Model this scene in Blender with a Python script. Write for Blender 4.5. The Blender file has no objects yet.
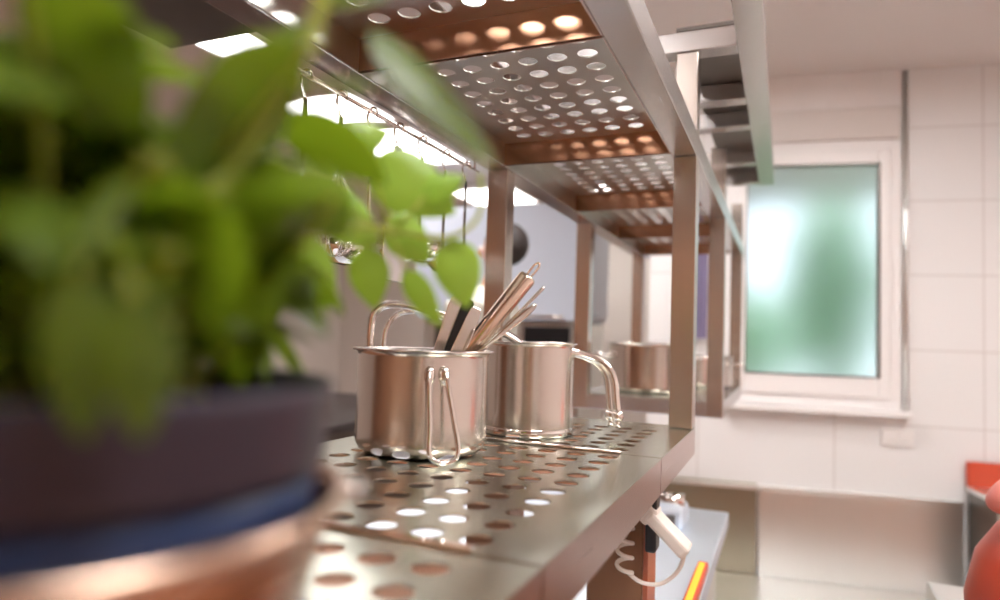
import bpy, bmesh, math, random
from mathutils import Vector, Matrix, noise
random.seed(7)
sc = bpy.context.scene
COL = sc.collection
CZ = 1.30          # eye height; every z below is given relative to the eye, floor = -1.30
V = Vector
PI = math.pi
FL = -CZ

# ------------------------------------------------------------------ materials
def nm(name):
    m = bpy.data.materials.new(name); m.use_nodes = True
    nt = m.node_tree
    b = nt.nodes['Principled BSDF']
    return m, nt, b
def plain(name, col, rough=.5, metal=0, **kw):
    m, nt, b = nm(name)
    b.inputs['Base Color'].default_value = (*col, 1); b.inputs['Roughness'].default_value = rough
    b.inputs['Metallic'].default_value = metal
    for k, v in kw.items(): b.inputs[k.replace('_', ' ')].default_value = v
    # fine procedural mottling so that nothing is perfectly flat
    n = nt.nodes.new('ShaderNodeTexNoise'); n.inputs['Scale'].default_value = 60
    bp = nt.nodes.new('ShaderNodeBump'); bp.inputs['Strength'].default_value = .04; bp.inputs['Distance'].default_value = .002
    tc = nt.nodes.new('ShaderNodeTexCoord')
    nt.links.new(tc.outputs['Object'], n.inputs['Vector'])
    nt.links.new(n.outputs['Fac'], bp.inputs['Height']); nt.links.new(bp.outputs['Normal'], b.inputs['Normal'])
    return m
def steel(name, col=(.74, .71, .67), rough=.25, stretch=(4, 4, 4), amt=.1, bump=.02, aniso=0.0):
    m, nt, b = nm(name)
    b.inputs['Metallic'].default_value = 1
    tc = nt.nodes.new('ShaderNodeTexCoord'); mp = nt.nodes.new('ShaderNodeMapping')
    mp.inputs['Scale'].default_value = stretch
    n = nt.nodes.new('ShaderNodeTexNoise'); n.inputs['Scale'].default_value = 8; n.inputs['Detail'].default_value = 3
    nt.links.new(tc.outputs['Object'], mp.inputs['Vector']); nt.links.new(mp.outputs['Vector'], n.inputs['Vector'])
    r = nt.nodes.new('ShaderNodeMapRange')
    r.inputs['To Min'].default_value = max(.02, rough-amt/2); r.inputs['To Max'].default_value = rough+amt/2
    nt.links.new(n.outputs['Fac'], r.inputs['Value']); nt.links.new(r.outputs['Result'], b.inputs['Roughness'])
    c = nt.nodes.new('ShaderNodeMapRange'); c.inputs['To Min'].default_value = .985; c.inputs['To Max'].default_value = 1.01
    mx = nt.nodes.new('ShaderNodeVectorMath'); mx.operation = 'SCALE'; mx.inputs[0].default_value = col
    nt.links.new(n.outputs['Fac'], c.inputs['Value']); nt.links.new(c.outputs['Result'], mx.inputs['Scale'])
    nt.links.new(mx.outputs['Vector'], b.inputs['Base Color'])
    bp = nt.nodes.new('ShaderNodeBump'); bp.inputs['Strength'].default_value = bump; bp.inputs['Distance'].default_value = .001
    nt.links.new(n.outputs['Fac'], bp.inputs['Height']); nt.links.new(bp.outputs['Normal'], b.inputs['Normal'])
    return m
M = {}
M['post'] = steel('brushed_steel_post', (.62, .55, .50), .27, (30, 30, .6), .015, 0)
M['rail'] = steel('brushed_steel_rail', (.62, .59, .58), .27, (30, .6, 30), .015, 0)
M['tray'] = steel('brushed_steel_tray', (.60, .61, .52), .25, (30, .6, 30), .012, 0)
M['tray_up'] = steel('steel_upper_tray', (.54, .53, .49), .28, (6, .6, 6), .012, 0)
M['pot'] = steel('polished_pot_steel', (.72, .66, .61), .21, (1, 1, 30), .06, .02)
M['fold'] = steel('steel_edge_brown_reflection', (.50, .27, .17), .25, (.6, 30, 30), .05, 0)  # reddish brown room reflections on the upper folds put into the base colour
M['fold_low'] = steel('steel_edge_orange_reflection', (.88, .56, .38), .3, (.6, 30, 30), .02, 0)  # lower folds: reflected orange painted in as a lighter copper tone
M['lip'] = steel('steel_lip_pink_reflection', (.70, .58, .54), .27, (.6, .6, 30), .02, 0)  # pink reflected from the right side is part of this base colour
M['shine'] = steel('chromed_wire', (.88, .84, .80), .08, (3, 3, 3), .04, 0)
M['panel_dark_reflection'] = steel('steel_panel_dark_reflection', (.38, .35, .27), .36, (20, 20, 1), .08, 0)  # olive tone paints in the brown back wall mirrored by the left panel
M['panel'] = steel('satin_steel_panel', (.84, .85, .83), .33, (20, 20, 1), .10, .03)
M['counter'] = steel('counter_steel', (.80, .86, .94), .55, (3, 20, 20), .1, .02)
M['bucket'] = steel('steel_bucket_brown_reflection', (.62, .43, .33), .26, (2, 2, 20), .08, .01)  # copper brown stands in for reflected surroundings on plain steel
M['dark_steel'] = steel('dark_steel', (.20, .18, .165), .35, (4, 4, 4), .1, .02)
M['utensil'] = steel('utensil_steel', (.80, .77, .74), .17, (5, 5, 5), .08, .01)
M['copper'] = steel('copper_toned_handle', (.82, .66, .54), .2, (5, 5, 5), .06, .01)
M['hood'] = plain('pale_blue_enamel', (.60, .64, .74), .35)
M['white'] = plain('white_upvc', (.90, .87, .86), .35)
M['ceiling'] = plain('ceiling_paint', (.80, .76, .74), .8)
M['beige'] = plain('beige_box', (.76, .71, .68), .6)
M['wallwarm'] = plain('warm_white_paint', (.74, .68, .63), .7)
M['terracotta'] = plain('terracotta_paint', (.31, .155, .085), .55)
M['blue'] = plain('dark_blue_plastic', (.009, .026, .085), .38)
M['violet'] = plain('dark_violet_plastic', (.028, .020, .034), .36)
M['soil'] = plain('soil', (.03, .018, .01), .95)
M['dark'] = plain('dark_worktop', (.045, .035, .035), .4)
M['black'] = plain('black_plastic', (.012, .012, .014), .3)
M['red'] = plain('red_enamel', (.62, .075, .03), .35)
M['pink'] = plain('pinkish_red_plastic', (.80, .22, .17), .4)
M['redpaint'] = plain('red_brown_enamel', (.42, .12, .06), .35)
M['brown'] = plain('brown_enamel', (.26, .12, .055), .3)
M['yellow'] = plain('yellow_plastic', (.85, .55, .02), .4)
M['cord'] = plain('ivory_plastic', (.85, .76, .68), .35)
M['plate'] = plain('white_switch_plastic', (.90, .87, .85), .3)
M['skin'] = plain('skin', (.62, .33, .22), .5)
M['hair'] = plain('dark_hair', (.02, .012, .01), .6)
M['jacket'] = plain('white_cotton', (.70, .68, .60), .8)
M['trousers'] = plain('dark_cotton', (.03, .03, .035), .8)
M['purple'] = plain('purple_cloth', (.22, .18, .30), .8)
M['bark'] = plain('bark', (.05, .035, .02), .9)

def emis(name, col, s):
    m = bpy.data.materials.new(name); m.use_nodes = True; nt = m.node_tree; nt.nodes.clear()
    e = nt.nodes.new('ShaderNodeEmission'); e.inputs['Color'].default_value = (*col, 1); e.inputs['Strength'].default_value = s
    o = nt.nodes.new('ShaderNodeOutputMaterial'); nt.links.new(e.outputs[0], o.inputs[0]); return m
M['lamp'] = emis('lamp_diffuser', (1, .98, .965), 15)
M['lamp_far'] = emis('far_lamp_diffuser', (1, .97, .94), 4.5)
M['glow'] = emis('orange_glow', (1, .38, .05), 1.1)

def tiles(name, col, grout, w, h, rough=.3, axis='XZ'):
    m, nt, b = nm(name)
    tc = nt.nodes.new('ShaderNodeTexCoord'); sp = nt.nodes.new('ShaderNodeSeparateXYZ'); cb = nt.nodes.new('ShaderNodeCombineXYZ')
    nt.links.new(tc.outputs['Object'], sp.inputs[0])
    nt.links.new(sp.outputs[axis[0]], cb.inputs['X']); nt.links.new(sp.outputs[axis[1]], cb.inputs['Y'])
    br = nt.nodes.new('ShaderNodeTexBrick'); br.offset = 0; br.squash = 1
    br.inputs['Scale'].default_value = 1; br.inputs['Brick Width'].default_value = w; br.inputs['Row Height'].default_value = h
    br.inputs['Mortar Size'].default_value = .003; br.inputs['Mortar Smooth'].default_value = .3
    br.inputs['Color1'].default_value = (*col, 1); br.inputs['Color2'].default_value = (*[c*.98 for c in col], 1)
    br.inputs['Mortar'].default_value = (*grout, 1)
    nt.links.new(cb.outputs[0], br.inputs['Vector']); nt.links.new(br.outputs['Color'], b.inputs['Base Color'])
    b.inputs['Roughness'].default_value = rough
    return m
M['tiles'] = tiles('large_wall_tiles', (.86, .845, .84), (.66, .62, .60), .585, .33)
M['tilesY'] = tiles('side_wall_tiles', (.80, .70, .66), (.6, .5, .48), .585, .33, axis='YZ')
M['floor'] = tiles('terracotta_floor', (.42, .19, .10), (.25, .15, .1), .3, .3, .4, axis='XY')

def leafmat(name, c1, c2):
    m, nt, b = nm(name)
    tc = nt.nodes.new('ShaderNodeTexCoord'); n = nt.nodes.new('ShaderNodeTexNoise'); n.inputs['Scale'].default_value = 22
    cr = nt.nodes.new('ShaderNodeMix'); cr.data_type = 'RGBA'
    cr.inputs[6].default_value = (*c1, 1); cr.inputs[7].default_value = (*c2, 1)
    nt.links.new(tc.outputs['Object'], n.inputs['Vector']); nt.links.new(n.outputs['Fac'], cr.inputs[0])
    nt.links.new(cr.outputs[2], b.inputs['Base Color']); b.inputs['Roughness'].default_value = .38
    t = nt.nodes.new('ShaderNodeBsdfTranslucent'); t.inputs['Color'].default_value = (c2[0]*1.7, c2[1]*1.7, c2[2]*.9, 1)
    mx = nt.nodes.new('ShaderNodeMixShader'); mx.inputs[0].default_value = .36
    out = nt.nodes['Material Output']
    nt.links.new(b.outputs[0], mx.inputs[1]); nt.links.new(t.outputs[0], mx.inputs[2]); nt.links.new(mx.outputs[0], out.inputs['Surface'])
    return m
M['leaf'] = leafmat('basil_leaf', (.032, .048, .004), (.145, .22, .015))
M['backlit'] = leafmat('backlit_basil_leaf', (.17, .33, .03), (.34, .52, .07))  # paler leaf copy: light on and through the shoot leaves painted into its colour
M['stem'] = leafmat('basil_stem', (.28, .36, .05), (.40, .42, .08))
M['bush'] = leafmat('hedge_leaf', (.17, .40, .27), (.30, .54, .38))

m, nt, b = nm('frosted_glass')
b.inputs['Transmission Weight'].default_value = 1; b.inputs['Roughness'].default_value = .36; b.inputs['IOR'].default_value = 1.25
b.inputs['Base Color'].default_value = (.93, .97, .97, 1)
n_ = nt.nodes.new('ShaderNodeTexNoise'); n_.inputs['Scale'].default_value = 45; bp_ = nt.nodes.new('ShaderNodeBump')
bp_.inputs['Strength'].default_value = .3; bp_.inputs['Distance'].default_value = .004
tc_ = nt.nodes.new('ShaderNodeTexCoord'); nt.links.new(tc_.outputs['Object'], n_.inputs['Vector'])
nt.links.new(n_.outputs['Fac'], bp_.inputs['Height']); nt.links.new(bp_.outputs['Normal'], b.inputs['Normal'])
M['glass'] = m

# ------------------------------------------------------------------ helpers
def link(o): COL.objects.link(o); return o
def props(o, label=None, cat=None, group=None, kind=None):
    if label: o['label'] = label
    if cat: o['category'] = cat
    if group: o['group'] = group
    if kind: o['kind'] = kind
    return o
def root(name, loc, label, cat, group=None, rotz=0):
    e = bpy.data.objects.new(name, None); link(e); e.empty_display_size = .03
    e.location = (loc[0], loc[1], loc[2]+CZ); e.rotation_euler = (0, 0, rotz)
    e['org'] = loc
    return props(e, label, cat, group)
ORG = {}
def obj(name, bm, mat, parent=None, org=None, smooth=False, label=None, cat=None, group=None, kind=None, bevel=0, local=False):
    """bm is in eye-relative coordinates; it is stored relative to the thing's base."""
    bmesh.ops.remove_doubles(bm, verts=bm.verts, dist=1e-5)
    bmesh.ops.recalc_face_normals(bm, faces=bm.faces)
    me = bpy.data.meshes.new(name); 
    if parent is not None:
        p = parent
        while p.parent: p = p.parent
        o0 = V(ORG.get(p.name, p.get('org', (0, 0, 0))))
    else:
        if org is None:
            xs = [v.co for v in bm.verts]
            org = (sum(v.x for v in xs)/len(xs), sum(v.y for v in xs)/len(xs), min(v.z for v in xs))
        o0 = V(org)
    if not local: bmesh.ops.translate(bm, verts=bm.verts, vec=-o0)
    bm.to_mesh(me); bm.free()
    for p_ in me.polygons: p_.use_smooth = smooth
    me.materials.append(mat)
    o = bpy.data.objects.new(name, me); link(o)
    if parent is not None: o.parent = parent
    else: o.location = o0 + V((0, 0, CZ)); ORG[o.name] = tuple(o0)
    if bevel:
        md = o.modifiers.new('bevel', 'BEVEL'); md.width = bevel; md.segments = 2; md.limit_method = 'ANGLE'
        md.harden_normals = False
    return props(o, label, cat, group, kind)
def NB(): return bmesh.new()
def box(bm, x0, x1, y0, y1, z0, z1, mtx=None):
    r = bmesh.ops.create_cube(bm, size=1)
    s = Matrix.Diagonal((x1-x0, y1-y0, z1-z0, 1)); t = Matrix.Translation(((x0+x1)/2, (y0+y1)/2, (z0+z1)/2))
    mm = t @ s
    if mtx is not None: mm = mtx @ mm
    bmesh.ops.transform(bm, matrix=mm, verts=r['verts']); return bm
def bx(*a, mtx=None): return box(NB(), *a, mtx=mtx)
def tube(bm, pts, r, seg=12, cap=True, flat=1.0):
    pts = [V(p) for p in pts]; rs = r if isinstance(r, (list, tuple)) else [r]*len(pts)
    t0 = (pts[1]-pts[0]).normalized(); up = V((0, 0, 1)) if abs(t0.z) < .9 else V((1, 0, 0))
    n = t0.cross(up).normalized(); rings = []
    for i, p in enumerate(pts):
        t = (pts[min(i+1, len(pts)-1)]-pts[max(i-1, 0)]).normalized()
        n = (n - t*n.dot(t)).normalized(); bb = t.cross(n)
        rings.append([bm.verts.new(p + (n*math.cos(a)+bb*math.sin(a)*flat)*rs[i]) for a in [2*PI*k/seg for k in range(seg)]])
    for a, b_ in zip(rings, rings[1:]):
        for k in range(seg): bm.faces.new((a[k], a[(k+1) % seg], b_[(k+1) % seg], b_[k]))
    if cap: bm.faces.new(rings[0][::-1]); bm.faces.new(rings[-1])
    return bm
def smoothpath(pts, n=6):
    P = [V(p) for p in pts]; out = []
    for i in range(len(P)-1):
        p0 = P[max(i-1, 0)]; p1 = P[i]; p2 = P[i+1]; p3 = P[min(i+2, len(P)-1)]
        for k in range(n):
            t = k/n
            out.append(.5*((2*p1)+(p2-p0)*t+(2*p0-5*p1+4*p2-p3)*t*t+(3*p1-p0-3*p2+p3)*t**3))
    out.append(P[-1]); return out
def lathe(bm, prof, c, seg=64):
    """prof: (radius, z) list"""
    rings = []
    for r, z in prof:
        if r < 1e-6: rings.append([bm.verts.new((c[0], c[1], z))])
        else: rings.append([bm.verts.new((c[0]+r*math.cos(2*PI*k/seg), c[1]+r*math.sin(2*PI*k/seg), z)) for k in range(seg)])
    for a, b_ in zip(rings, rings[1:]):
        for k in range(seg):
            k2 = (k+1) % seg
            if len(a) == 1 and len(b_) > 1: bm.faces.new((a[0], b_[k], b_[k2]))
            elif len(b_) == 1 and len(a) > 1: bm.faces.new((a[k], a[k2], b_[0]))
            elif len(a) > 1: bm.faces.new((a[k], a[k2], b_[k2], b_[k]))
    return bm
def ball(bm, c, r, sc_=(1, 1, 1), mtx=None, sub=3):
    q = bmesh.ops.create_icosphere(bm, subdivisions=sub, radius=r)
    mm = Matrix.Translation(c) @ (mtx if mtx is not None else Matrix()) @ Matrix.Diagonal((*sc_, 1))
    bmesh.ops.transform(bm, matrix=mm, verts=q['verts']); return bm

# ------------------------------------------------------------------ room
def struct(name, bm, mat, **k): return obj(name, bm, mat, kind='structure', **k)
CEIL = 1.256
struct('floor', bx(-4.7, 2.2, -2.4, 6.4, FL-.1, FL), M['floor'])
struct('ceiling', bx(-4.7, 2.2, -2.4, 6.4, CEIL, CEIL+.1), M['ceiling'])
struct('wall_left', bx(-4.7, -4.6, -2.3, 6.3, FL, CEIL), M['wallwarm'])
struct('wall_back', bx(-4.6, .95, -1.6, -1.5, FL, CEIL), M['terracotta'])
struct('wall_back_tiled', bx(.951, 2.2, -1.6, -1.5, FL, CEIL), M['wallwarm'])
struct('wall_far', bx(-4.6, -.4, 6.2, 6.3, FL, CEIL), M['wallwarm'])
struct('wall_right', bx(2.0, 2.1, -1.5, 3.66, FL, CEIL), M['tilesY'])
# the window wall stands a little askew: its own frame, u to the right, v away from the room
A = math.atan2(.155, .988)
W = Matrix.Translation((.211, 3.357, 0)) @ Matrix.Rotation(A, 4, 'Z')
WO = (.211, 3.357, 0)
def wbm(*boxes):
    b_ = NB()
    for q in boxes: box(b_, *q)
    return b_
def wall_obj(name, bm, mat, **k):
    o = obj(name, bm, mat, local=True, **k)
    return o
def wput(o): o.location = (.211, 3.357, CZ); o.rotation_euler = (0, 0, A); return o
GU0, GU1, GZ0, GZ1 = -.38, .17, -.124, .826
FU0, FU1, FZ0, FZ1 = -.475, .262, -.263, .937
b_ = wbm((-.82, FU0, 0, .25, FL, CEIL), (FU1, 1.86, 0, .25, FL, CEIL), (FU0, FU1, 0, .25, FL, FZ0), (FU0, FU1, 0, .25, FZ1, CEIL))
wput(obj('wall_window', b_, M['tiles'], local=True, kind='structure', org=(0, 0, 0)))
o = obj('wall_return', wbm((-.82, -.72, .26, 3.1, FL, CEIL)), M['wallwarm'], local=True, kind='structure', org=(0, 0, 0)); wput(o)
# window: frame with sash bars around the frosted pane
fr = NB()
def ring(bm, u0, u1, z0, z1, t, v0, v1):
    box(bm, u0, u0+t, v0, v1, z0, z1); box(bm, u1-t, u1, v0, v1, z0, z1)
    box(bm, u0+t, u1-t, v0, v1, z1-t, z1); box(bm, u0+t, u1-t, v0, v1, z0, z0+t)
ring(fr, FU0+.001, FU1-.001, FZ0+.001, FZ1-.001, .052, -.012, .06)
w1 = obj('window_1', fr, M['white'], local=True, kind='structure', org=(0, 0, 0), bevel=.004); wput(w1)
s_ = NB()
for q in ((FU0+.045, GU0, FZ0+.045, FZ1-.045), (GU1, FU1-.045, FZ0+.045, FZ1-.045), (GU0, GU1, FZ0+.045, GZ0), (GU0, GU1, GZ1, FZ1-.045)): box(s_, q[0], q[1], -.026, .03, q[2], q[3])
def wchild(name, bm, mat, **k):
    bmesh.ops.recalc_face_normals(bm, faces=bm.faces)
    me = bpy.data.meshes.new(name); bm.to_mesh(me); bm.free(); me.materials.append(mat)
    c = bpy.data.objects.new(name, me); link(c); c.parent = w1
    if k.get('bevel'):
        md = c.modifiers.new('bevel', 'BEVEL'); md.width = k['bevel']; md.segments = 2
    return c
wchild('sash', s_, M['white'], bevel=.006)
g_ = NB(); ring(g_, GU0-.006, GU1+.006, GZ0-.006, GZ1+.006, .006, -.029, .0)
wchild('gasket', g_, M['dark_steel'])
wchild('pane', bx(GU0, GU1, -.008, .002, GZ0, GZ1), M['glass'])
t_ = NB(); box(t_, FU0, FU1+.03, -.07, .0, FZ0-.03, FZ0-.004)
wput(obj('trim_1', t_, M['white'], local=True, kind='structure', org=(0, 0, 0), bevel=.004))
wput(obj('trim_2', wbm((FU0, FU1-.005, -.03, -.001, FZ1+.002, 1.083)), M['beige'], local=True, kind='structure', org=(0, 0, 0), bevel=.004))
wput(obj('trim_3', wbm((FU0, FU1-.005, -.015, -.001, 1.087, CEIL-.002)), M['white'], local=True, kind='structure', org=(0, 0, 0)))
r_ = NB(); tube(r_, [(.279, -.012, -.30), (.279, -.012, CEIL-.01)], .011, 12)
wput(obj('trim_4', r_, M['panel'], local=True, kind='structure', org=(0, 0, 0), smooth=True))

# steel splash panels, socket, red backed cabinet on the window wall
def wthing(name, bm, mat, **k): return wput(obj(name, bm, mat, local=True, org=(0, 0, 0), **k))
def wroot(name, label, cat, group=None):
    e = bpy.data.objects.new(name, None); link(e); e.location = (.211, 3.357, CZ); e.rotation_euler = (0, 0, A)
    e['org'] = (0, 0, 0); return props(e, label, cat, group)
def wpart(name, bm, mat, parent, smooth=False, bevel=0):
    return obj(name, bm, mat, parent=parent, local=True, smooth=smooth, bevel=bevel)
for u0, u1, lab in ((-.80, -.325, 'narrow steel splash panel with painted dark reflection on the tiled wall, left of the seam under the window'),
                    (-.317, .497, 'wide bright stainless splash panel on the tiled wall under the window')):
    p = wroot('splash_panel', lab, 'wall panel', 'stainless splash panels')
    wpart('sheet', bx(u0, u1, -.022, -.004, FL+.16, -.635 if u0 > -.5 else -.628), M['panel' if u0 > -.5 else 'panel_dark_reflection'], p, bevel=.003)
    wpart('top_fold', bx(u0, u1, -.030, -.0215, -.655, -.635), M['panel'], p, bevel=.002)
wk = wroot('low_bench', 'low brownish steel bench along the wall below the splash panels', 'bench')
wpart('bench_top', bx(-.80, .49, -.55, -.032, -1.06, -1.03), M['panel'], wk, bevel=.004)
for u in (-.77, .43):
    for v in (-.52, -.10):
        wpart('leg', bx(u, u+.035, v, v+.035, FL, -1.06), M['post'], wk, bevel=.003)
sw = wroot('light_switch', 'white double switch plate on the tiles below the window corner', 'switch')
wpart('plate', bx(.184, .313, -.012, 0, -.42, -.345), M['plate'], sw, bevel=.004)
for u in (.189, .252): wpart('rocker', bx(u, u+.056, -.018, -.0115, -.398, -.352), M['plate'], sw, bevel=.004)
cab = wroot('cooking_range', 'dark steel range with red rear panel at right of the splash panels', 'range')
wpart('body', bx(.515, 1.25, -.30, -.02, FL+.08, -.585), M['dark_steel'], cab, bevel=.006)
wpart('side_strip', bx(.505, .535, -.33, -.30, FL+.08, -.585), M['panel'], cab, bevel=.004)
wpart('worktop', bx(.502, 1.26, -.34, -.02, -.585, -.565), M['panel'], cab, bevel=.004)
wpart('rear_panel', bx(.505, 1.25, -.05, -.02, -.565, -.462), M['red'], cab, bevel=.004)
for u in (.56, 1.16): wpart('foot', bx(u, u+.05, -.25, -.2, FL, FL+.08), M['black'], cab)

# ------------------------------------------------------------------ outside the window
struct('ground', bx(-4, 6, 3.95, 14, FL-.2, FL-.1), plain('lawn', (.10, .22, .06), .9))
def bush(c, rad, lab, seed):
    rt = root('garden_bush', (c[0], c[1], FL-.1), lab, 'bush', 'bushes outside the window')
    tb = NB(); tube(tb, [(c[0], c[1], FL-.1), (c[0]+.03, c[1], c[2])], [.05, .02], 8); obj('trunk', tb, M['bark'], rt, smooth=True)
    cb = NB(); rnd = random.Random(seed)
    for k in range(1500):
        d = V((rnd.gauss(0, 1), rnd.gauss(0, 1), rnd.gauss(0, 1))).normalized()*(rnd.random()**.4)
        p = V(c)+V((d.x*rad[0], d.y*rad[1], d.z*rad[2])); a = V((rnd.gauss(0, 1), rnd.gauss(0, 1), rnd.gauss(0, 1))).normalized()*.06
        q = a.cross(V((rnd.random(), rnd.random(), 1))).normalized()*.035
        vs = [cb.verts.new(p-a), cb.verts.new(p+q), cb.verts.new(p+a), cb.verts.new(p-q)]
        cb.faces.new(vs)
    obj('foliage', cb, M['bush'], rt)
bush((.38, 6.6, .45), (.42, .45, .95), 'tall pale green bush seen blurred through the middle of the frosted window', 3)
bush((1.02, 5.6, .25), (.28, .30, .85), 'darker bush seen blurred at the right edge of the frosted window', 5)
bush((-.45, 8.4, .0), (.6, .5, .7), 'distant bush seen blurred low at the left of the frosted window', 8)

# ------------------------------------------------------------------ ceiling lights
def clight(x0, x1, y0, y1, lab, mat='lamp'):
    t = root('ceiling_light', ((x0+x1)/2, (y0+y1)/2, CEIL), lab, 'ceiling light', 'square ceiling lights')
    f = NB(); z0, z1 = CEIL-.045, CEIL-.001
    for q in ((x0, x0+.02, y0, y1), (x1-.02, x1, y0, y1), (x0+.02, x1-.02, y0, y0+.02), (x0+.02, x1-.02, y1-.02, y1)): box(f, *q, z0, z1)
    obj('frame', f, M['white'], t)
    obj('diffuser', bx(x0+.021, x1-.021, y0+.021, y1-.021, z0+.006, z0+.02), M[mat], t)
clight(-2.36, -2.04, 1.93, 2.24, 'small bright ceiling light nearest the dark extractor duct, at far left', 'lamp_far')
clight(-2.66, -2.04, 2.74, 3.22, 'bright ceiling light second from the extractor duct, above the basil', 'lamp_far')
clight(-2.66, -2.04, 3.34, 4.16, 'longest bright ceiling light behind the hanging utensils', 'lamp_far')
clight(-2.66, -2.04, 4.95, 5.62, 'farthest bright ceiling light just right of the left shelf post', 'lamp_far')
for x, y, l in ((.55, .1, 'ceiling light over the aisle, in front of the window wall and nearer the viewer'), (.9, 1.7, 'ceiling light over the aisle close to the window wall'),
                (-.9, -.9, 'ceiling light behind the viewer over the terracotta wall side'), (-1.0, .55, 'ceiling light directly above the near shelf trays'),
                (-.95, 2.2, 'ceiling light above the far shelf trays'), (-1.6, 5.3, 'added fill light over the pale blue machine, brightening the far wall')):  # last entry is an unseen fill light added to brighten the far wall
    clight(x-.3, x+.3, y-.3, y+.3, l, 'lamp_far' if y > 5 else 'lamp')

# ------------------------------------------------------------------ shelf rack
XR0, XR1 = -.178, -.139
XL0, XL1 = -.528, -.487
rack = root('shelf_rack', (-.335, 1.2, -.145), 'brushed steel pass shelf rack of square posts and rails standing over the counter', 'shelf rack')
def hollow(bm, x0, x1, y0, y1, z0, z1): return box(bm, x0, x1, y0, y1, z0, z1)
PY = (1.156, 1.755, 2.49)
for i, y in enumerate(PY):
    zb = -.144 if i == 0 else -.186
    for (a, b2) in ((XR0, XR1), (XL0, XL1)):
        obj('post', bx(a, b2, y, y+.039, zb, .318), M['post'], rack, bevel=.0015)
        obj('upper_post', bx(a+.001, b2-.001, y, y+.039, .3585, .499), M['post'], rack, bevel=.0015)
for (a, b2) in ((XR0, XR1), (XL0, XL1)):
    obj('side_rail', bx(a, b2, -.30, 2.62, .3185, .358), M['rail'], rack, bevel=.0015)
# bottom rails of the far bay
obj('bottom_rail', bx(XL1, XR0, PY[1]+.001, PY[1]+.038, -.186, -.147), M['rail'], rack, bevel=.0015)
obj('bottom_rail', bx(XL1, XR0, PY[2]+.001, PY[2]+.038, -.186, -.147), M['rail'], rack, bevel=.0015)
for (a, b2) in ((XR0, XR1), (XL0, XL1)):
    obj('bottom_rail', bx(a, b2, PY[1]+.039, PY[2], -.186, -.147), M['rail'], rack, bevel=.0015)
# gantry on top
obj('gantry_rail', bx(-.077, -.034, -.30, 2.22, .50, .538), M['rail'], rack, bevel=.0015)
obj('gantry_rail', bx(XL0, XL1, -.30, 2.22, .50, .538), M['rail'], rack, bevel=.0015)
for y in (.45, 1.156, 1.42, 1.60, 1.94, 2.18):
    obj('cross_rail', bx(XL1+.0005, -.0775, y, y+.038, .501, .537), M['rail'], rack, bevel=.0015)
obj('top_sheet', bx(XR0, -.034, 1.157, 2.22, .5385, .545), M['dark_steel'], rack)
# legs below the near trays
for (x0, x1, y0) in ((-.285, -.197, 1.055), (-.50, -.42, 1.055), (-.262, -.18, -.02), (-.50, -.42, -.02)):
    lg = obj('lower_leg', bx(x0, x1, y0, y0+.07, -.449, -.1475), M['brown'], rack, bevel=.002)
obj('leg_edge', bx(-.1965, -.189, 1.055, 1.125, -.449, -.1905), M['redpaint'], rack, bevel=.001)

# perforated trays ------------------------------------------------------------
def perforated(bm, x0, x1, y0, y1, zt, th, xs, ys, dx, dy, r, seg=20):
    """sheet with a grid of real round holes centred on xs/ys"""
    gx0, gx1 = min(xs)-dx/2, max(xs)+dx/2; gy0, gy1 = min(ys)-dy/2, max(ys)+dy/2
    for (a, b2, c, d) in ((x0, gx0, y0, y1), (gx1, x1, y0, y1), (gx0, gx1, y0, gy0), (gx0, gx1, gy1, y1)):
        if b2-a > 1e-5 and d-c > 1e-5: box(bm, a, b2, c, d, zt-th, zt)
    for cx in xs:
        for cy in ys:
            ot, it, ob, ib = [], [], [], []
            for k in range(seg):
                a = 2*PI*(k+.5)/seg; c, s = math.cos(a), math.sin(a); q = max(abs(c)/(dx/2), abs(s)/(dy/2))
                ex, ey = cx+c/q, cy+s/q
                # snap the nearest samples to the corners
                ot.append(bm.verts.new((ex, ey, zt))); ob.append(bm.verts.new((ex, ey, zt-th)))
                it.append(bm.verts.new((cx+r*c, cy+r*s, zt))); ib.append(bm.verts.new((cx+r*c, cy+r*s, zt-th)))
            for k in range(seg):
                j = (k+1) % seg
                bm.faces.new((ot[k], ot[j], it[j], it[k])); bm.faces.new((ob[k], ib[k], ib[j], ob[j])); bm.faces.new((it[k], it[j], ib[j], ib[k]))
                # corner fill where two neighbours lie on different sides
                p, q2 = ot[k].co, ot[j].co
                if abs(p.x-q2.x) > 1e-6 and abs(p.y-q2.y) > 1e-6:
                    sx = cx+(dx/2 if p.x+q2.x > 2*cx else -dx/2); sy = cy+(dy/2 if p.y+q2.y > 2*cy else -dy/2)
                    if V((sx-p.x, sy-p.y, 0)).length > 1e-6 and V((sx-q2.x, sy-q2.y, 0)).length > 1e-6:
                        n1 = bm.verts.new((sx, sy, zt)); n2 = bm.verts.new((sx, sy, zt-th))
                        bm.faces.new((ot[k], n1, ot[j])); bm.faces.new((ob[k], ob[j], n2))
    return bm
def tray(x0, x1, y0, y1, zt, lip, xs, ys, mat, lab, group, dx=.0394, dy=.0427, r=.0125, seam=False):
    t = root('perforated_shelf_tray', ((x0+x1)/2, (y0+y1)/2, zt-lip), lab, 'shelf tray', group)
    th = .0018
    obj('perforated_sheet', perforated(NB(), x0, x1, y0, y1, zt, th, xs, ys, dx, dy, r), mat, t)
    for q in ((x0, x1-.0022, y0, y0+.002), (x0, x1-.0022, y1-.002, y1), (x0, x0+.002, y0+.002, y1-.002), (x1-.002, x1, y0, y1)):
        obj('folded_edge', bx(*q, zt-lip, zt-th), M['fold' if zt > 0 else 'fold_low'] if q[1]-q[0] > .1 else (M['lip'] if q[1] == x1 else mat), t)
    if seam: obj('seam_strip', bx(x0+.01, -.190, y0-.0015, y0+.007, zt+.0002, zt+.0034), M['shine'], t, bevel=.0008)
    return t
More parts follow.
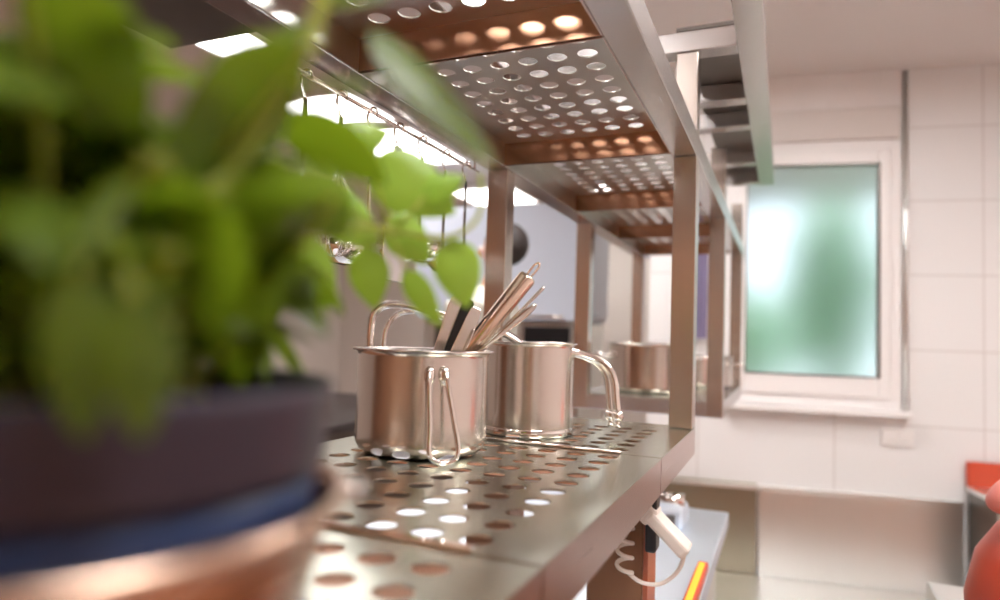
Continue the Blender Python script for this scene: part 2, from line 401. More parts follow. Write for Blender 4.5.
XS = [-.200-.0394*k for k in range(8)]
G1 = 'perforated trays of the lower shelf'
tray(-.547, -.139, -.04, .4075, -.145, .045, XS, [.373-.0427*k for k in range(9)], M['tray'], 'perforated steel tray of the lower shelf nearest the viewer, under the basil container', G1)
tray(-.547, -.139,   .4115, .8515, -.145, .045, XS, [.4395+.0427*k for k in range(10)], M['tray'], 'perforated steel tray of the lower shelf under the pot full of utensils', G1, seam=True)
tray(-.547, -.139, .8550, 1.197, -.145, .045, XS, [.888+.0427*k for k in range(6)], M['tray'], 'perforated steel tray of the lower shelf under the empty pot, beside the right post', G1, seam=True)
XU = [-.2315-.0400*k for k in range(6)]
G2 = 'perforated trays overhead'
ub = [(-.257, .205, 'overhead perforated tray nearest the viewer, outside the picture'), (.207, .669, 'overhead perforated tray at the top edge of the picture above the basil'),
      (.673, 1.133, 'overhead perforated tray in sharp focus, ahead of the right post'), (1.137, 1.597, 'overhead perforated tray just beyond the two front posts'),
      (1.601, 2.061, 'overhead perforated tray fourth in the row, above the far pots'), (2.065, 2.489, 'overhead perforated tray farthest from the viewer')]
for i, (y0, y1, lab) in enumerate(ub[1:]):
    n = 10 if i < 4 else 9
    tray(-.4865, -.1785, y0, y1, .361, .042, XU, [y0+.0365+.0428*k for k in range(n)], M['tray_up'], lab, G2, dx=.040, dy=.0428, r=.0128)
# solid far lower tray
ft = root('solid_shelf_tray', (-.33, 2.14, -.1465), 'plain steel tray of the far shelf bay under the stockpots', 'shelf tray')
obj('sheet', bx(XL1+.001, XR0-.001, 1.757, 2.527, -.1468, -.1440), M['tray'], ft, bevel=.0008)

# ------------------------------------------------------------------ counter below
ct = root('pass_counter', (-.51, 1.0, FL), 'pale blue steel work counter under the pass shelf', 'counter')
obj('worktop', bx(-.90, -.131, -.4, 1.915, -.490, -.450), M['counter'], ct, bevel=.004)
obj('cabinet_body', bx(-.88, -.16, -.38, 1.89, FL+.1, -.4905), M['panel'], ct, bevel=.003)
obj('plinth', bx(-.84, -.20, -.35, 1.86, FL, FL+.0995), M['dark_steel'], ct)
sm = root('ticket_dispenser', (-.2525, 1.71, -.4495), 'small shiny silver appliance standing on the counter end beside the white handset', 'appliance')
obj('housing', bx(-.290, -.215, 1.66, 1.76, -.4495, -.395), M['counter'], sm, bevel=.012)
tb = NB(); tube(tb, [(-.285, 1.71, -.392), (-.220, 1.71, -.392)], .022, 20); obj('roller', tb, M['shine'], sm, smooth=True)
obj('control_panel', bx(-.270, -.235, 1.655, 1.6595, -.437, -.415), M['dark_steel'], sm)

hs = root('corded_handset', (-.17, 1.03, -.30), 'ivory handset with coiled cord hanging under the shelf edge', 'handset')
R = Matrix.Translation((-.160, 1.037, -.285)) @ Matrix.Rotation(math.radians(-38), 4, 'Y')
obj('handset_body', bx(-.010, .010, -.022, .022, -.040, .036, mtx=Matrix.Translation((-.158, 1.037, -.283)) @ Matrix.Rotation(math.radians(-48), 4, 'Y')), M['cord'], hs, bevel=.005)
obj('handset_head', bx(-.016, .014, -.020, .020, -.012, .012, mtx=Matrix.Translation((-.186, 1.037, -.257)) @ Matrix.Rotation(math.radians(-48), 4, 'Y')), M['cord'], hs, bevel=.005)
obj('wall_bracket', bx(-.1885, -.172, 1.02, 1.056, -.315, -.191), M['black'], hs, bevel=.004)
cd = []
for k in range(60):
    t = k/59; a = t*2*PI*4.2
    cd.append((-.219+.0115*math.cos(a), 1.027+.012*math.sin(a), -.262-.092*t))
cd += [(-.200, 1.03, -.360), (-.185, 1.033, -.364), (-.167, 1.036, -.362), (-.150, 1.039, -.350), (-.139, 1.040, -.335), (-.134, 1.040, -.318), (-.134, 1.039, -.308)]
tb = NB(); tube(tb, smoothpath(cd, 3), .0032, 8); obj('coiled_cord', tb, M['cord'], hs, smooth=True)

hl = root('heat_lamp', (-.147, 1.33, -.4495), 'glowing orange red strip lamp on the counter edge', 'lamp')
obj('housing', bx(-.153, -.132, 1.15, 1.40, -.4495, -.430), M['red'], hl, bevel=.004)
obj('glowing_tube', bx(-.148, -.137, 1.17, 1.38, -.4315, -.426), M['glow'], hl, bevel=.002)

# ------------------------------------------------------------------ pots
def pot_profile(R_, h, z0, lip=.004, t=.0015, cr=.012):
    p = [(0, z0)]
    p += [(R_-cr, z0)]
    for k in range(1, 7):
        a = PI/2*k/6; p.append((R_-cr+cr*math.sin(a), z0+cr-cr*math.cos(a)))
    p += [(R_, z0+cr+.006), (R_, z0+h*.5), (R_, z0+h*.8), (R_, z0+h-.008), (R_+.0003, z0+h-.004), (R_+lip*.5, z0+h-.001), (R_+lip, z0+h-.0012), (R_+lip+.0006, z0+h), (R_+lip, z0+h+.0012), (R_+lip*.4, z0+h+.0016), (R_-t, z0+h-.001)]
    p += [(R_-t, z0+cr), (R_-cr, z0+t), (0, z0+t)]
    return p
P1 = (-.4125, .7305); R1 = .0805; ZT = -.1445
pot1 = root('saucepan', (P1[0], P1[1], ZT), 'shiny steel pot with folding wire handle, crammed with utensils, on the lower shelf', 'pot')
obj('body', lathe(NB(), pot_profile(R1, .124, ZT, lip=.0062, cr=.018), P1, 96), M['pot'], pot1, smooth=True)
# folding wire handle at the front, slightly right: faces the camera direction
ad = math.atan2(-P1[1], -P1[0])       # direction pot -> eye
ah = ad + .19
e = V((math.cos(ah), math.sin(ah), 0)); s = V((-math.sin(ah), math.cos(ah), 0))
c0 = V((P1[0], P1[1], 0))
def hp(off, side, z): return tuple(c0 + e*(R1+off) + s*side + V((0, 0, z)))
# s points to the right hand side as seen from the eye
loop = [hp(.004, -.009, -.042), hp(.007, -.0098, -.046), hp(.012, -.0108, -.060), hp(.020, -.0100, -.100), hp(.026, -.0110, -.124), hp(.027, -.0080, -.135), hp(.0275, 0.005, -.1400),
        hp(.027, .0185, -.135), hp(.026, .0215, -.124), hp(.020, .0180, -.100), hp(.012, .0112, -.060), hp(.007, .0098, -.046), hp(.004, .009, -.042)]
tb = NB(); tube(tb, smoothpath(loop, 6), .0029, 12); obj('wire_handle', tb, M['shine'], pot1, smooth=True)
for sd in (-.0085, .0085):
    q = NB(); ball(q, hp(.0025, sd, -.047), .0082, (.75, .75, 1.35)); obj('handle_lug', q, M['shine'], pot1, smooth=True)

P2 = (-.3575, .962); R2 = .0672
pot2 = root('saucepan', (P2[0], P2[1], ZT), 'steel pot with long bent tube handle, standing empty behind the utensil pot', 'pot')
obj('body', lathe(NB(), pot_profile(R2, .136, ZT, cr=.008), P2, 96), M['pot'], pot2, smooth=True)
obj('base_ring', lathe(NB(), [(R2-.006, ZT), (R2-.0005, ZT), (R2+.0012, ZT+.002), (R2+.0012, ZT+.010), (R2-.0002, ZT+.012)], P2, 64), M['shine'], pot2, smooth=True)
for d in (0, 1):
    y = .0+.010*d; x = -.0+.013*d
    pts = [(-.299-x, .960+y, -.018), (-.286-x, .975+y, -.022), (-.262-x, .992+y, -.030), (-.243-x, .998+y, -.045), (-.235-x, 1.0+y, -.064), (-.232-x, 1.0+y, -.09), (-.230-x, 1.0+y, -.106)]
    tb = NB(); tube(tb, smoothpath(pts, 6), .0062 if d == 0 else .0050, 14)
    obj('tube_handle', tb, M['shine'], pot2, smooth=True)
    q = NB(); ball(q, (-.229-x, 1.0+y, -.114), .0095, (1, 1, 1)); obj('handle_knob', q, M['shine'], pot2, smooth=True)
    q = NB(); tube(q, [(-.229-x, 1.0+y, -.118), (-.229-x, 1.0+y, -.131)], .0045, 12); obj('knob_stem', q, M['shine'], pot2, smooth=True)

ld = root('bent_ladle', (-.56, .86, ZT), 'long bent tubular steel ladle arching from behind the utensil pot into the empty pot', 'ladle')
pts = [(-.570, .850, -.143), (-.572, .850, -.06), (-.573, .850, .005), (-.568, .853, .030), (-.552, .863, .042), (-.520, .883, .040), (-.490, .90, .030), (-.44, .925, .016), (-.395, .945, .004), (-.370, .955, -.012)]
tb = NB(); tube(tb, smoothpath(pts, 6), [.0062]*(6*9+1), 14); obj('handle', tb, M['shine'], ld, smooth=True)
q = NB(); tube(q, smoothpath([(-.556, .862, -.143), (-.557, .862, -.02), (-.553, .866, .012), (-.540, .876, .030), (-.520, .886, .034)], 6), .0045, 12); obj('handle_brace', q, M['shine'], ld, smooth=True)
q = NB(); lathe(q, [(0, -.052), (.015, -.049), (.026, -.038), (.030, -.022), (.0288, -.022), (.025, -.037), (.014, -.0475), (0, -.0505)], (-.362, .958), 32); obj('bowl', q, M['shine'], ld, smooth=True)

def stockpot(c, R_, h, lab, handles):
    t = root('stockpot', (c[0], c[1], -.1433), lab, 'pot', 'stockpots on the far shelf')
    obj('body', lathe(NB(), pot_profile(R_, h, -.1433, lip=.005), c, 64), M['pot'], t, smooth=True)
    for a in handles:
        e_ = V((math.cos(a), math.sin(a), 0)); s_ = V((-e_.y, e_.x, 0)); cc = V((c[0], c[1], -.1433+h*.72))
        tb = NB(); tube(tb, smoothpath([cc+e_*(R_-.001)+s_*.035, cc+e_*(R_+.028)+s_*.033+V((0, 0, .005)), cc+e_*(R_+.036)+V((0, 0, .007)), cc+e_*(R_+.028)-s_*.033+V((0, 0, .005)), cc+e_*(R_-.001)-s_*.035], 6), .005, 10)
        obj('side_handle', tb, M['shine'], t, smooth=True)
    return t
stockpot((-.352, 1.955), .122, .136, 'large steel stockpot in the far bay partly hidden by the right post', (PI*1.12, PI*.1))
stockpot((-.27, 2.32), .115, .10, 'low steel pot in the far bay with a handle sticking out toward the window', (PI*.02, PI))

# ------------------------------------------------------------------ utensils in the pot
def along(a, b2, t): return V(a).lerp(V(b2), t)
def uten(name, lab, cat='utensil'):
    return root(name, (P1[0], P1[1], ZT+.004), lab, cat, 'utensils standing in the pot')
def flat_handle(name, lab, a, b2, w, t, mat, side=(1, 0, 0), taper=1.0):
    rt = uten(name, lab); a, b2 = V(a), V(b2); d = (b2-a).normalized(); s_ = V(side); s_ = (s_-d*s_.dot(d)).normalized(); n = d.cross(s_)
    bm = NB(); rings = []
    L = (b2-a).length
    for f, ws in ((0, .55), (.3, .7), (.45, 1), (.92, taper), (.98, taper*.9), (1, taper*.6)):
        p = a+d*L*f
        rings.append([bm.verts.new(p+s_*w*ws*u+n*t*v) for u, v in ((-.5, -.5), (.5, -.5), (.5, .5), (-.5, .5))])
    for r0, r1 in zip(rings, rings[1:]):
        for k in range(4): bm.faces.new((r0[k], r0[(k+1) % 4], r1[(k+1) % 4], r1[k]))
    bm.faces.new(rings[0][::-1]); bm.faces.new(rings[-1])
    obj('handle', bm, mat, rt, bevel=.0008)
    return rt
vs = (.82, .45, .2)
zb = ZT+.006
flat_handle('spatula', 'flat brushed steel spatula handle leaning under the basil leaf, leftmost in the pot', (-.428, .735, zb), (-.377, .752, .048), .021, .0024, M['utensil'], vs)
flat_handle('turning_knife', 'steel handle with a dark end, just right of the leftmost spatula', (-.425, .748, zb), (-.368, .762, .045), .017, .006, M['black'], vs)
flat_handle('palette_knife', 'black square handled knife in the utensil pot', (-.420, .725, zb), (-.3625, .752, .044), .014, .009, M['black'], vs)
flat_handle('carving_fork', 'pale steel handle right of the black handle in the utensil pot', (-.414, .715, zb), (-.352, .752, .034), .016, .005, M['utensil'], vs)
# thick tubular whisk handle with a hanging loop
wh = uten('whisk', 'thick coppery tubular whisk handle with wire loop, tallest in the pot', 'whisk')
a, b2 = V((-.392, .744, -.061)), V((-.298, .787, .077)); d = (b2-a).normalized()
tb = NB(); tube(tb, [a, a+d*.01, b2-d*.004, b2-d*.0015, b2], [.0085, .0115, .0118, .0108, .0090], 24); obj('handle', tb, M['copper'], wh, smooth=True)
tb = NB(); tube(tb, [b2-d*.03, b2-d*.027], [.0102, .0102], 24); 
sx = d.cross(V((0, 1, 0))).normalized()
tb2 = NB(); tube(tb2, smoothpath([b2-sx*.003-d*.004, b2-sx*.0035+d*.010, b2-sx*.003+d*.017, b2+d*.021, b2+sx*.003+d*.017, b2+sx*.0035+d*.010, b2+sx*.003-d*.004], 5), .0014, 8)
tb.free(); obj('hanging_loop', tb2, M['copper'], wh, smooth=True)
for k in range(6):
    an = PI*k/6; s1 = V((math.cos(an), math.sin(an), 0)); s1 = (s1-d*s1.dot(d)).normalized()
    p = [a, a-d*.02+s1*.010, a-d*.045+s1*.017, a-d*.066+s1*.012, a-d*.075, a-d*.066-s1*.012, a-d*.045-s1*.017, a-d*.02-s1*.010, a]
    tb = NB(); tube(tb, smoothpath(p, 4), .0008, 6); obj('wire', tb, M['shine'], wh, smooth=True)
def spoon(name, lab, a, b2, w, head=True, wire=False, cat='utensil', side=vs):
    rt = uten(name, lab, cat); a, b2 = V(a), V(b2); d = (b2-a).normalized(); s_ = V(side); s_ = (s_-d*s_.dot(d)).normalized(); n = d.cross(s_)
    L = (b2-a).length; bm = NB()
    if wire:
        tube(bm, [a+d*.03, b2-d*.002, b2], [w*.5, w*.5, w*.3], 10)
    else:
        rings = []
        for f, ws in ((.2, .28), (.5, .34), (.7, .55), (.86, .95), (.93, 1), (.975, .75), (.995, .35)):
            p = a+d*L*f
            rings.append([bm.verts.new(p+s_*w*.5*ws*math.cos(q)+n*.0012*math.sin(q)) for q in [2*PI*k/10 for k in range(10)]])
        for r0, r1 in zip(rings, rings[1:]):
            for k in range(10): bm.faces.new((r0[k], r0[(k+1) % 10], r1[(k+1) % 10], r1[k]))
        bm.faces.new(rings[0][::-1]); bm.faces.new(rings[-1])
    obj('handle', bm, M['utensil'], rt, smooth=True)
    if head:
        q = NB(); rot = Matrix((s_, n, d)).transposed().to_4x4(); ball(q, a+d*.022, .02, (.62, .16, 1), rot, 2); obj('spoon_bowl', q, M['utensil'], rt, smooth=True)
    return rt
spoon('serving_spoon', 'steel spoon handle end rising just right of the thick whisk handle', (-.441, .752, zb), (-.3235, .778, .052), .016)
spoon('serving_spoon', 'steel spoon handle with rounded tip, second right of the whisk handle', (-.432, .773, zb), (-.312, .782, .056), .015)
spoon('long_spoon', 'narrow steel spoon handle lying lower right in the utensil pot', (-.462, .690, zb+.003), (-.2835, .782, .042), .010)
spoon('skewer', 'thin steel rod reaching farthest right out of the utensil pot', (-.449, .722, zb), (-.276, .785, .063), .0045, head=False, wire=True, cat='skewer')
spoon('skewer', 'short thin rod in front of the spoon handles in the utensil pot', (-.392, .70, zb), (-.345, .732, .008), .003, head=False, wire=True, cat='skewer')

# ------------------------------------------------------------------ utensil rail with hanging tools
ur = root('utensil_rail', (-.532, .86, .30), 'thin steel hanging rail alongside the left shelf rail', 'rail')
tb = NB(); tube(tb, [(-.532, .585, .306), (-.532, 1.12, .306)], .003, 12); obj('bar', tb, M['shine'], ur, smooth=True)
for y in (.60, 1.105):
    tb = NB(); tube(tb, smoothpath([(-.532, y, .306), (-.5325, y, .314), (-.5325, y, .325), (-.531, y, .338)], 4), .0025, 8); obj('bracket', tb, M['shine'], ur, smooth=True)
def hang(kind, y, L, lab, mat='utensil', w=.003, yaw=.0):
    rt = root(kind, (-.532, y, .305), lab, kind.replace('_', ' '), 'tools hanging from the rail')
    x = -.532
    tb = NB(); tube(tb, smoothpath([(x+.008, y, .298), (x+.006, y, .309), (x, y, .3125), (x-.006, y, .309), (x-.008, y, .298), (x-.004, y, .285), (x, y, .275)], 4), .0018, 8); obj('hook', tb, M['shine'], rt, smooth=True)
    if kind == 'hanging_spatula':
        obj('handle', bx(x-.003, x+.003, y-.008, y+.008, .275-L*.6, .276), M[mat], rt, bevel=.001)
        obj('blade', bx(x-.0015, x+.0015, y-.03, y+.03, .275-L, .275-L*.6), M['utensil'], rt, bevel=.001)
    else:
        tb = NB(); tube(tb, [(x, y, .277), (x, y, .275-L)], w, 10); obj('handle', tb, M[mat], rt, smooth=True)
        if kind == 'hanging_ladle':
            z = .275-L
            q = NB(); lathe(q, [(0, z-.034), (.02, z-.031), (.034, z-.018), (.038, z), (.0366, z), (.0325, z-.017), (.019, z-.029), (0, z-.032)], (x-.036, y), 28); obj('bowl', q, M['shine'], rt, smooth=True)
        elif kind == 'hanging_whisk':
            for k in range(5):
                an = PI*k/5; s1 = V((math.cos(an), math.sin(an), 0)); a_ = V((x, y, .275-L))
                p = [a_, a_+s1*.02-V((0, 0, .03)), a_+s1*.032-V((0, 0, .07)), a_+s1*.02-V((0, 0, .10)), a_-V((0, 0, .11)), a_-s1*.02-V((0, 0, .10)), a_-s1*.032-V((0, 0, .07)), a_-s1*.02-V((0, 0, .03)), a_]
                tb = NB(); tube(tb, smoothpath(p, 4), .0011, 6); obj('wire', tb, M['shine'], rt, smooth=True)
hang('hanging_whisk', .63, .10, 'wire whisk hanging nearest the viewer, behind the basil')
hang('hanging_whisk', .70, .07, 'second wire whisk hanging behind the upper basil leaves')
hang('hanging_ladle', .77, .15, 'steel ladle hanging between the second whisk and the pale spatula')
hang('hanging_spatula', .84, .20, 'pale wide spatula hanging in front of the bright ceiling light', 'white')
hang('hanging_ladle', .91, .13, 'steel ladle with dark thin handle hanging right of the pale spatula', 'dark_steel', .0025)
hang('hanging_ladle', .99, .12, 'small steel ladle with dark handle hanging second right of the spatula', 'dark_steel', .0025)
hang('hanging_ladle', 1.07, .13, 'steel ladle with dark handle hanging closest to the left post', 'dark_steel', .0025)

# ------------------------------------------------------------------ basil
PC = (-.213, .140)
bk = root('steel_container', (PC[0], PC[1], ZT), 'round tapered steel container holding the blue plant pot at lower left', 'container')
zr = -.0565
prof = [(0, ZT), (.066, ZT), (.070, ZT+.004), (.0865, zr-.006), (.0885, zr-.002), (.0930, zr-.0005), (.0948, zr+.0015), (.0930, zr+.004), (.0890, zr+.004), (.0870, zr-.001), (.068, ZT+.006), (0, ZT+.0025)]
obj('body', lathe(NB(), prof, PC, 96), M['bucket'], bk, smooth=True)
e = V((math.cos(1.40), math.sin(1.40), 0)); s = V((-e.y, e.x, 0)); c0 = V((PC[0], PC[1], zr-.008))
tb = NB(); tube(tb, smoothpath([c0+e*.083+s*.035, c0+e*.100+s*.033, c0+e*.117+s*.018-V((0, 0, .004)), c0+e*.121-V((0, 0, .006)), c0+e*.117-s*.018-V((0, 0, .004)), c0+e*.100-s*.033, c0+e*.083-s*.035], 6), .0065, 14, flat=.7)
obj('handle', tb, M['utensil'], bk, smooth=True)

bas = root('potted_basil', (PC[0], PC[1], ZT+.012), 'large leafy green basil plant in a dark blue plastic pot, blurred in the foreground', 'plant')
zp = -.018
obj('flower_pot', lathe(NB(), [(0, ZT+.012), (.060, ZT+.012), (.063, ZT+.016), (.0805, zr-.004), (.0820, zr+.004), (.0815, zp-.0275), (.0800, zp-.0275), (.0780, zr), (.0775, zp-.028)], PC, 96), M['blue'], bas, smooth=True)
obj('rim_collar', lathe(NB(), [(.0800, zp-.027), (.0838, zp-.0265), (.0846, zp-.024), (.0868, zp-.003), (.0875, zp-.0005), (.0862, zp+.0008), (.0840, zp), (.0815, zp-.006), (.0785, zp-.026)], PC, 96), M['violet'], bas, smooth=True, label='dark violet collar band of the pot')
obj('soil', lathe(NB(), [(.0768, zp-.03), (.0766, zp-.018), (.05, zp-.014), (.02, zp-.012), (0, zp-.012)], PC, 40), M['soil'], bas, smooth=True)
def leaf(bm, base, dirv, nrm, L, w, curl=.25, fold=.25):
    d = V(dirv).normalized(); n = V(nrm); n = (n-d*n.dot(d)).normalized(); s_ = d.cross(n)
    NL, NW = 9, 4; grid = []
    for i in range(NL+1):
        t = i/NL; wid = w*.5*math.sin(PI*min(1, t**.82))**.75*(1-.25*t)+.0004
        cen = V(base)+d*L*t*(1-.12*curl*t)-n*L*curl*t*t*.8
        row = []
        for j in range(-NW, NW+1):
            u = j/NW; hgt = -abs(u)**1.3*wid*fold + (.12*wid*math.cos(u*PI)*math.sin(t*PI*3))*.35
            row.append(bm.verts.new(cen+s_*wid*u+n*(-hgt if fold > 0 else hgt)-n*wid*.45*u*u*0.9))
        grid.append(row)
    for r0, r1 in zip(grid, grid[1:]):
        for k in range(2*NW): bm.faces.new((r0[k], r0[k+1], r1[k+1], r1[k]))
stems, leaves, backlit = NB(), NB(), NB()
rnd = random.Random(21)
def stem(tip, b0, bow=.02, r=.0022, nodes=4, Lf=.045, leafy=True, start=.25):
    b0 = V(b0); tip = V(tip); mid = b0.lerp(tip, .5)+V((rnd.uniform(-bow, bow), rnd.uniform(-bow, bow), bow*.5))
    pts = smoothpath([b0, mid, tip], 6); tube(stems, pts, [r*(1-.5*i/(len(pts)-1)) for i in range(len(pts))], 8)
    if not leafy: return
    for k in range(nodes):
        t = start+(1-start)*(k+1)/nodes; i = min(len(pts)-1, int(t*(len(pts)-1))); p = pts[i]
        ph = k*PI/2+rnd.uniform(-.4, .4)
        pairs = 2 if k < nodes-1 else 3
        for q in range(pairs):
            a = ph+2*PI*q/pairs; dr = V((math.cos(a), math.sin(a), rnd.uniform(-1.0, .35)))
            L = Lf*rnd.uniform(.65, 1.1)
            tipp = p+dr.normalized()*L
            if min(tipp.length, p.length) < .150 or tipp.y > .262 or tipp.x > -.118 or (tipp.z > .095) or p.z > .088 or tipp.x > -.10-.22*tipp.y or (tipp.z < -.005 and tipp.y < .21): continue
            tube(stems, [p, p+dr.normalized()*.007], .0009, 6)
            leaf(leaves, p+dr.normalized()*.006, dr, V((0, 0, 1))+V((rnd.uniform(-.4, .4), rnd.uniform(-.4, .4), 0)), L, L*rnd.uniform(.60, .75), rnd.uniform(.15, .55))
# main bushy stems; tips fan out over the pot
tips = [(-.245, .085, .070), (-.215, .115, .065), (-.190, .115, .055), (-.200, .150, .075), (-.175, .160, .055), (-.230, .150, .075), (-.260, .120, .060), (-.190, .200, .085), (-.215, .215, .090),
        (-.250, .190, .080), (-.165, .135, .020), (-.185, .180, .035), (-.225, .095, .035), (-.275, .160, .080), (-.160, .175, .030), (-.240, .230, .070), (-.205, .240, .055), (-.195, .130, .080), (-.225, .185, .065), (-.195, .100, .025)]
for i, tp in enumerate(tips):
    a = 2*PI*i/len(tips)*2.4; rr = rnd.uniform(.01, .05)
    stem(tp, (PC[0]+rr*math.cos(a), PC[1]+rr*math.sin(a), zp-.016), nodes=3, Lf=.058)
for tp in ((-.232, .232, .05), (-.215, .240, .078), (-.225, .225, .075), (-.245, .235, .055), (-.222, .238, .03), (-.212, .236, .055), (-.235, .215, .085), (-.218, .225, .015), (-.205, .225, .035)):
    stem(tp, (PC[0]-.01, PC[1]+.05, zp-.016), nodes=3, Lf=.046)
tube(stems, smoothpath([(-.160, .128, zp-.014), (-.153, .131, .0), (-.146, .138, .035), (-.131, .152, .078), (-.126, .157, .110)], 6), .0020, 8)
for i in range(34):
    a = rnd.uniform(0, 2*PI); rr = rnd.uniform(.02, .095); zz = rnd.uniform(.005, .085)
    stem((PC[0]+rr*math.cos(a)+.012, PC[1]+rr*math.sin(a)+.01, zz), (PC[0]+rr*.5*math.cos(a), PC[1]+rr*.5*math.sin(a), zp-.016), bow=.01, r=.0016, nodes=2, Lf=.056, start=.35)
# the long shoot that reaches right toward the pots
sh = smoothpath([(PC[0]+.03, PC[1]+.02, zp-.016), (-.19, .20, .03), (-.195, .26, .050), (-.188, .30, .053), (-.163, .322, .047)], 8); tube(stems, sh, [.0022-.0012*i/(len(sh)-1) for i in range(len(sh))], 8)
tube(stems, smoothpath([(-.188, .300, .053), (-.165, .315, .052), (-.153, .325, .065), (-.154, .327, .088)], 5), .0013, 8)
for (b_, tgt, L, w) in [
    ((-.206, .296, .092), (-.160, .322, .066), .056, .040),
    ((-.166, .318, .052), (-.156, .324, .018), .040, .030),
    ((-.196, .302, .062), (-.176, .312, .040), .034, .026),
    ((-.186, .305, .034), (-.166, .322, -.004), .038, .016),
    ((-.203, .292, .045), (-.200, .300, .012), .036, .024),
    ((-.222, .275, .070), (-.200, .292, .052), .042, .032),
    ((-.228, .262, .045), (-.215, .285, .010), .044, .032),
    ((-.215, .280, .096), (-.196, .298, .108), .032, .022),
    ((-.206, .288, .060), (-.235, .275, .075), .040, .030),
    ((-.180, .312, .074), (-.158, .324, .090), .026, .016)]:
    cv = -V(b_).normalized()+V((rnd.uniform(-.25, .25), rnd.uniform(-.1, .1), .35+rnd.uniform(-.1, .2)))
    leaf(backlit, b_, V(tgt)-V(b_), cv, L, w, .22)
    tube(stems, [V(b_), V(b_)*.7+V((-.188, .298, .052))*.3, V((-.190, .296, .052))], .0008, 6)
# big leaf arching over the upper middle, and its stem
tube(stems, smoothpath([(PC[0]+.02, PC[1]+.0, zp-.016), (-.170, .150, .03), (-.147, .163, .075), (-.135, .170, .112), (-.130, .170, .135)], 6), .0021, 8)
leaf(leaves, (-.127, .180, .100), V((-.082, .203, .056))-V((-.127, .180, .100)), (.35, -.55, .75), .062, .024, .12)
leaf(leaves, (-.137, .168, .098), V((-.175, .150, .085))-V((-.137, .168, .098)), (.1, -.7, .6), .045, .028, .3)
leaf(leaves, (-.137, .168, .104), V((-.120, .185, .130))-V((-.137, .168, .104)), (.2, -.8, .4), .036, .022, .3)
leaf(leaves, (-.150, .164, .072), V((-.185, .150, .050))-V((-.150, .164, .072)), (.1, -.7, .6), .045, .030, .3)
leaf(leaves, (-.147, .164, .078), V((-.120, .190, .090))-V((-.147, .164, .078)), (-.1, -.6, .8), .040, .026, .2)
# two narrow leaves drooping over the rim in front
for (bx_, by_, bz_, L) in ((-.131, .090, .010, .034), (-.122, .096, .006, .030)):
    tube(stems, smoothpath([(-.175, .125, .020), (-.150, .108, .026), (bx_, by_, bz_)], 5), .0012, 6)
    leaf(leaves, (bx_, by_, bz_), (.006, .002, -.06), (.75, -.62, .1), L, .016, .08)
obj('stems', stems, M['stem'], bas, smooth=True)
lf = obj('leaves', leaves, M['leaf'], bas, smooth=True)
obj('backlit_leaves', backlit, M['backlit'], bas, smooth=True, label='leaves coloured paler as if backlit on the long shoot')

# ------------------------------------------------------------------ left background
dh = root('extractor_duct', (-.9, .2, .5), 'dark grey steel extractor duct hanging from the ceiling at upper left', 'extractor')
obj('casing', bx(-1.02, -.72, -.4, .84, .512, CEIL-.002), M['dark_steel'], dh, bevel=.004)
obj('lower_rim', bx(-1.03, -.71, -.41, .85, .50, .5115), M['dark_steel'], dh, bevel=.002)

isl = root('dark_island', (-2.4, 2.7, FL), 'dark topped kitchen island in the left background behind the basil', 'counter')
obj('worktop', bx(-3.1, -1.75, 1.8, 3.6, -.44, -.40), M['dark'], isl, bevel=.004)
obj('cabinet', bx(-3.05, -1.80, 1.85, 3.55, FL+.1, -.4405), M['dark_steel'], isl, bevel=.003)
obj('plinth', bx(-3.0, -1.85, 1.9, 3.5, FL, FL+.0995), M['black'], isl)
yt = root('yellow_tub', (-1.80, 2.28, -.40), 'small yellow tub on the dark island', 'tub')
obj('tub', lathe(NB(), [(0, -.3995), (.035, -.3995), (.042, -.34), (.044, -.338), (.044, -.334), (0, -.334)], (-1.84, 2.02), 32), M['yellow'], yt, smooth=True)
obj('lid', lathe(NB(), [(0, -.3335), (.046, -.3335), (.046, -.326), (.01, -.324), (0, -.324)], (-1.84, 2.02), 32), M['white'], yt, smooth=True)

dw = root('hood_dishwasher', (-1.7, 4.3, FL), 'large machine with pale blue rounded hood and dark front, behind the left post', 'dishwasher')
def rrect(x0, x1, z0, z1, y0, y1, r):
    bm = NB(); P_ = []
    for (cx, cz, a0) in ((x1-r, z1-r*.3, 0), (x0+r, z1-r*.3, 90), (x0+r, z0+r, 180), (x1-r, z0+r, 270)):
        for k in range(7):
            a = math.radians(a0+15*k); rz = r*.3 if a0 < 180 else r
            P_.append((cx+r*math.cos(a), cz+rz*math.sin(a)))
    f = [bm.verts.new((x, y0, z)) for x, z in P_]; g = [bm.verts.new((x, y1, z)) for x, z in P_]; n = len(P_)
    bm.faces.new(f[::-1]); bm.faces.new(g)
    for k in range(n): bm.faces.new((f[k], f[(k+1) % n], g[(k+1) % n], g[k]))
    return bm
obj('hood', rrect(-2.35, -1.165, .105, .86, 4.0, 4.7, .06), M['hood'], dw, bevel=.01)
obj('body', bx(-2.3, -1.18, 4.05, 4.65, FL, .10), M['panel'], dw, bevel=.006)
obj('front_panel', bx(-1.55, -1.24, 4.03, 4.0495, -.25, .07), M['black'], dw, bevel=.006)
obj('front_panel', bx(-2.2, -1.60, 4.03, 4.0495, -.25, .07), M['dark_steel'], dw, bevel=.006)
tb = NB(); tube(tb, smoothpath([(-2.2, 4.0, .14), (-2.2, 3.95, .13), (-1.75, 3.94, .13), (-1.3, 3.95, .13), (-1.3, 4.0, .14)], 4), .012, 10); obj('lift_handle', tb, M['shine'], dw, smooth=True)

